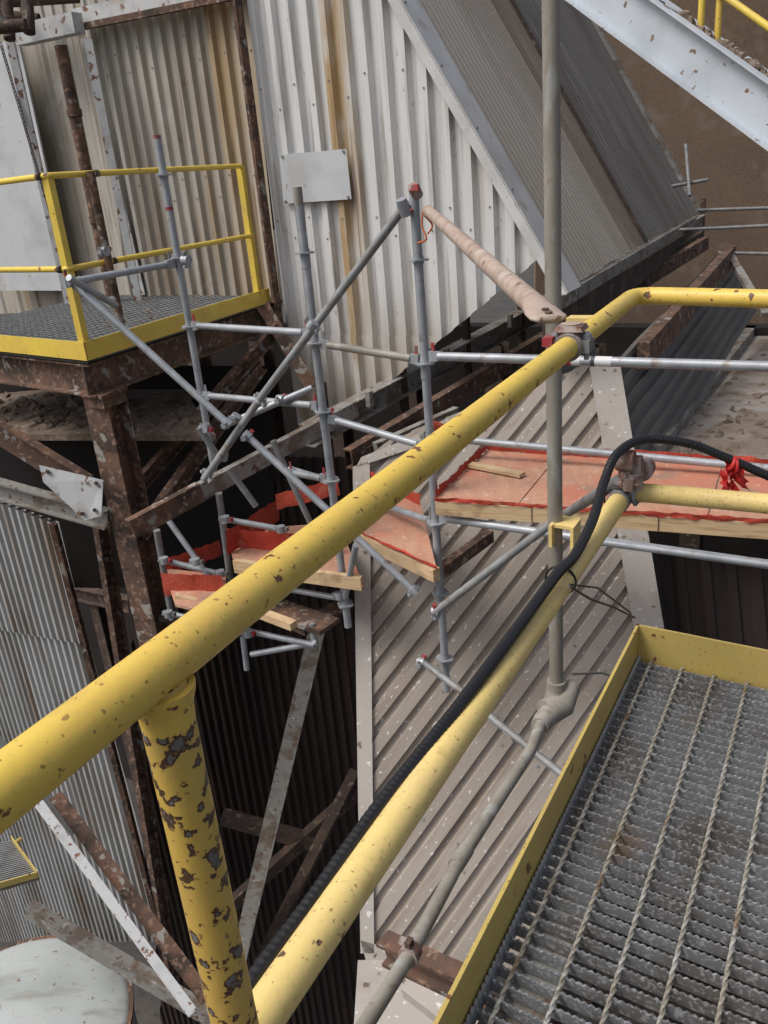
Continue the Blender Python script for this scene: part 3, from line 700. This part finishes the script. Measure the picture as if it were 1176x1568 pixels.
# ================================================================ 11. decks
g=Group('scaffold_deck')
hD=-1.69
dq=[PH(668,762,hD),PH(1250,800,hD),PH(1250,722,hD),PH(745,690,hD)]
for i in range(4):
    t0_=i/4; t1_=(i+1)/4-.004
    slab(g.b('ply','ply'),[dq[0].lerp(dq[1],t0_),dq[0].lerp(dq[1],t1_),dq[3].lerp(dq[2],t1_),dq[3].lerp(dq[2],t0_)],.02,Z)
df=(dq[1]-dq[0]).normalized()
prof(g.b('edge_timber','wood'),dq[0]-Z*.055,dq[1]-Z*.055,rect(.05,.08))
for t in(.28,.62): prof(g.b('edge_joint','rustd'),dq[0].lerp(dq[1],t)-Z*.055-V((0,.026,0)),dq[0].lerp(dq[1],t)+df*.004-Z*.055-V((0,.026,0)),rect(.01,.081))
def net(b,p0,p1,w,n=26,amp=.010,up=Z):
    d=(p1-p0); s=d.cross(up).normalized(); vs=[];fs=[]
    for i in range(n+1):
        q=p0+d*(i/n)
        for j in range(4):
            vs.append(q+up*(w*j/3)+s*random.uniform(-amp,amp)+up*random.uniform(-.006,.006))
    for i in range(n):
        for j in range(3): fs.append((i*4+j,i*4+4+j,i*4+5+j,i*4+1+j))
    b.add(vs,fs,None,True)
out=V((-df.y,df.x,0)); 
if out.y>0: out=-out
net(g.b('net','net'),dq[0]+out*.03-Z*.012,dq[1]+out*.03-Z*.012,.024,60,.006)
net(g.b('net','net'),dq[3],dq[2],.06,40)
net(g.b('net','net'),dq[0],dq[3],.05)
net(g.b('net','net'),P(652,655,5.1),P(700,672,5.15),.07,8)
prof(g.b('loose_batten','wood'),PH(720,716,hD)+Z*.02,PH(800,732,hD)+Z*.02,rect(.06,.02))
hE=-2.03
dq=[PH(553,815,hE),PH(668,868,hE),PH(645,775,hE),PH(560,735,hE)]
slab(g.b('ply','ply'),dq,.02,Z)
prof(g.b('edge_timber','wood'),dq[0]-Z*.05,dq[1]-Z*.05,rect(.05,.075))
net(g.b('net','net'),dq[3],dq[2],.08,10); net(g.b('net','net'),dq[0]-V((0,.03,0)),dq[1]-V((0,.03,0)),.02,10)
prof(g.b('edge_timber','rust'),P(668,880,4.95),P(750,820,5.4),rect(.06,.08))
hF=-2.33
dq=[PH(360,868,hF),PH(555,895,hF),PH(520,800,hF),PH(345,812,hF)]
slab(g.b('ply','ply'),dq,.02,Z)
prof(g.b('edge_timber','wood'),PH(360,866,hF),PH(555,893,hF),rect(.04,.09))
net(g.b('net','net'),PH(350,850,hF),PH(430,800,hF)+Z*.02,.17,12)
net(g.b('net','net'),PH(352,838,hF),PH(520,850,hF),.14,14)
net(g.b('net','net'),P(425,780,5.9),P(520,758,5.7),.12,12)
dq=[PH(268,925,-2.5),PH(355,945,-2.5),PH(345,880,-2.5),PH(250,870,-2.5)]
slab(g.b('ply','ply'),dq,.02,Z)
net(g.b('net','net'),P(252,912,5.7),P(345,915,5.6),.17,12)
net(g.b('net','net'),P(255,880,6.0),P(340,850,6.2),.12,12)
prof(g.b('edge_timber','wood'),P(270,918,5.55),P(355,938,5.5),rect(.04,.08))
prof(g.b('edge_timber','wood'),P(362,925,5.5),P(450,958,5.2),rect(.06,.05))
prof(g.b('edge_timber','rust'),P(455,965,5.5),P(530,925,5.8),rect(.15,.04))
prof(g.b('edge_timber','rust'),P(420,930,5.7),P(505,960,5.4),rect(.2,.03))
# ================================================================ 12. stair top right
g=Group('steel_stair')
sa=P(880,-42,5.0); sb_=P(1300,262,4.3)
prof(g.b('stringer','stair'),sa,sb_,chan(.26,.07,.012,1))
off=V((.45,.75,0))
prof(g.b('stringer','stair'),sa+off,sb_+off,chan(.26,.07,.012,-1))
for i in range(14):
    c=sa.lerp(sb_,(i+.5)/14); prof(g.b('treads','rust'),c+off*.08+Z*.06,c+off*.92+Z*.06,rect(.2,.03))
for i in range(90):
    c=sa.lerp(sb_,random.uniform(.4,.8))+Z*.148+V((random.uniform(0,.06),random.uniform(0,.06),0)); s=random.uniform(.008,.025)
    box(g.b('debris_on_flange','dust'),c,V((random.random(),random.random(),.2)).normalized(),V((-.5,.5,.3)).normalized(),Z,s*1.5,s,s*.6,.6)
for u_,v_ in((1072,60),(1098,70)):
    p_=P(u_,v_,4.7); tube(g.b('stair_rail','yelb'),[p_,p_+Z*1.1],.019,12)
tube(g.b('stair_rail','yelb'),[P(1040,-55,4.7),P(1260,100,4.3)],.019,12)
tube(g.b('stair_rail','yelb'),[P(1120,-55,4.9),P(1300,60,4.6)],.019,12)
# ================================================================ 13. brown wall
g=Group('rendered_wall')
bp=vplane(P(1050,200,14.5),V((1,-.12,0)).normalized())
slab(g.b('wall','brown'),[PP(820,-250,bp),PP(1500,-250,bp),PP(1500,560,bp),PP(820,560,bp)],.3)
g=Group('distant_scaffold')
for u0,v0,u1,v1 in((1068,322,1250,316),(1040,352,1250,342),(1100,387,1250,390),(1050,222,1056,300),(1030,285,1085,275)):
    tube(g.b('tubes','galvd'),[P(u0,v0,9.5),P(u1,v1,9.0)],.019,12)
# ================================================================ 14. dark building mass & floor
g=Group('background_structure')
o=P(700,500,12.5); o.z=0
slab(g.b('rear_wall','dark'),[o-B*16+Z*-14,o+B*12+Z*-14,o+B*12-Z*2.2,o-B*16-Z*2.2],.3)  # dark backing, shade of the void carried by its colour
for i in range(12):
    c=o-B*(8-i*1.3)-A*1.2; c.z=0
    prof(g.b('rear_columns','rustd'),c-Z*14,c-Z*2.2,ibeam(.3,.25),up=A)
for h in(-5,-7.5,-10): prof(g.b('rear_columns','rustd'),o-B*12-A*1.4+Z*h,o+B*8-A*1.4+Z*h,ibeam(.3,.2))
slab(g.b('interior','dark'),[P(-60,560,7.8),P(420,560,7.8),P(420,900,8.2),P(-60,900,8.2)],.02)  # backing sheet coloured near-black for the unlit space under the platform
for i in range(200):
    u_=random.uniform(-10,290); v_=random.uniform(605,660); c=PH(u_,v_,-1.6)
    s=random.uniform(.01,.045); box(g.b('debris','dust'),c,V((random.random(),random.random(),.2)).normalized(),V((-.5,.5,.3)).normalized(),Z,s*2,s,s*.5,.6)
slab(g.b('ash_ledge','dust'),[PH(-60,665,-1.6),PH(330,665,-1.6),PH(280,596,-1.6),PH(-60,596,-1.6)],.05,Z)
g=Group('ground')
me=g.b('ground_sheet','grnd'); me.add([(-300,-300,-14),(300,-300,-14),(300,300,-14),(-300,300,-14)],[(0,1,2,3)])
g=Group('storage_tank')
tc_=P(15,1590,7.2); tr=1.02
ring=[(tr*1.0,-.0),(tr*.985,.02),(tr*.95,.035),(tr*.7,.10),(tr*.4,.15),(tr*.05,.17)]
tube(g.b('dished_top','tank'),[tc_+Z*h for r,h in ring],[r for r,h in ring],64)
tube(g.b('shell','tank'),[tc_,tc_-Z*4],tr*.99,64); tube(g.b('rim','rust'),[tc_-Z*.03,tc_+Z*.012],tr*1.03,64)
g=Group('lower_landing')
hL=-5.0
lq=[PH(-80,1385,hL),PH(60,1345,hL),PH(20,1290,hL),PH(-100,1310,hL)]
for i in range(24):
    t=i/23; prof(g.b('grating','galvd'),lq[0].lerp(lq[3],t),lq[1].lerp(lq[2],t),rect(.01,.03))
prof(g.b('toe','yelt'),lq[0]+Z*.03,lq[1]+Z*.03,rect(.01,.08)); prof(g.b('toe','yelt'),lq[1]+Z*.03,lq[2]+Z*.03,rect(.01,.08))
tube(g.b('rail','yelt'),[P(-20,1320,8.2),P(32,1285,8.6)],.024,10)
g=Group('overhead_pipework')
for i,(u0,v0,u1,v1) in enumerate(((-30,20,60,30),(-30,5,120,-5),(10,0,15,60),(40,-20,45,50),(-30,45,40,38))):
    tube(g.b('pipes','rustd'),[P(u0,v0,7.6-.2*i),P(u1,v1,7.6-.2*i)],.05,12)
tie(g.b('pipes','steelg'),P(20,15,6.8),V((0,1,.1)),.12,.02)
for gg in ALL: gg.flush()
# ================================================================ camera, light, world
cam=bpy.data.cameras.new('camera'); co=bpy.data.objects.new('camera',cam); bpy.context.scene.collection.objects.link(co)
cam.sensor_fit='VERTICAL'; cam.sensor_height=36; cam.sensor_width=27; cam.lens=F/1568*36; cam.clip_end=1000; cam.clip_start=.02
co.matrix_world=R.to_4x4(); bpy.context.scene.camera=co
sc=bpy.context.scene
w=bpy.data.worlds.new('World'); sc.world=w; w.use_nodes=True
nt=w.node_tree; bg=nt.nodes['Background']; sk=nt.nodes.new('ShaderNodeTexSky'); sk.sky_type='NISHITA'; sk.sun_disc=False
el_=math.radians(56); az=math.radians(255)
sk.sun_elevation=el_; sk.sun_rotation=az; sk.dust_density=6; sk.air_density=.8
hs=nt.nodes.new('ShaderNodeHueSaturation'); hs.inputs['Saturation'].default_value=.6   # cloud cover greys the sky
nt.links.new(sk.outputs[0],hs.inputs['Color']); nt.links.new(hs.outputs[0],bg.inputs[0]); bg.inputs[1].default_value=.15
sl=bpy.data.lights.new('sun','SUN'); sl.energy=1.5; sl.angle=math.radians(24); sl.color=(1,.985,.96)
so=bpy.data.objects.new('sun',sl); sc.collection.objects.link(so)
sdir=V((math.sin(az)*math.cos(el_),math.cos(az)*math.cos(el_),math.sin(el_)))
so.rotation_euler=(-sdir).to_track_quat('-Z','Y').to_euler()
sc.view_settings.view_transform='Standard'; sc.view_settings.look='None'; sc.view_settings.exposure=0
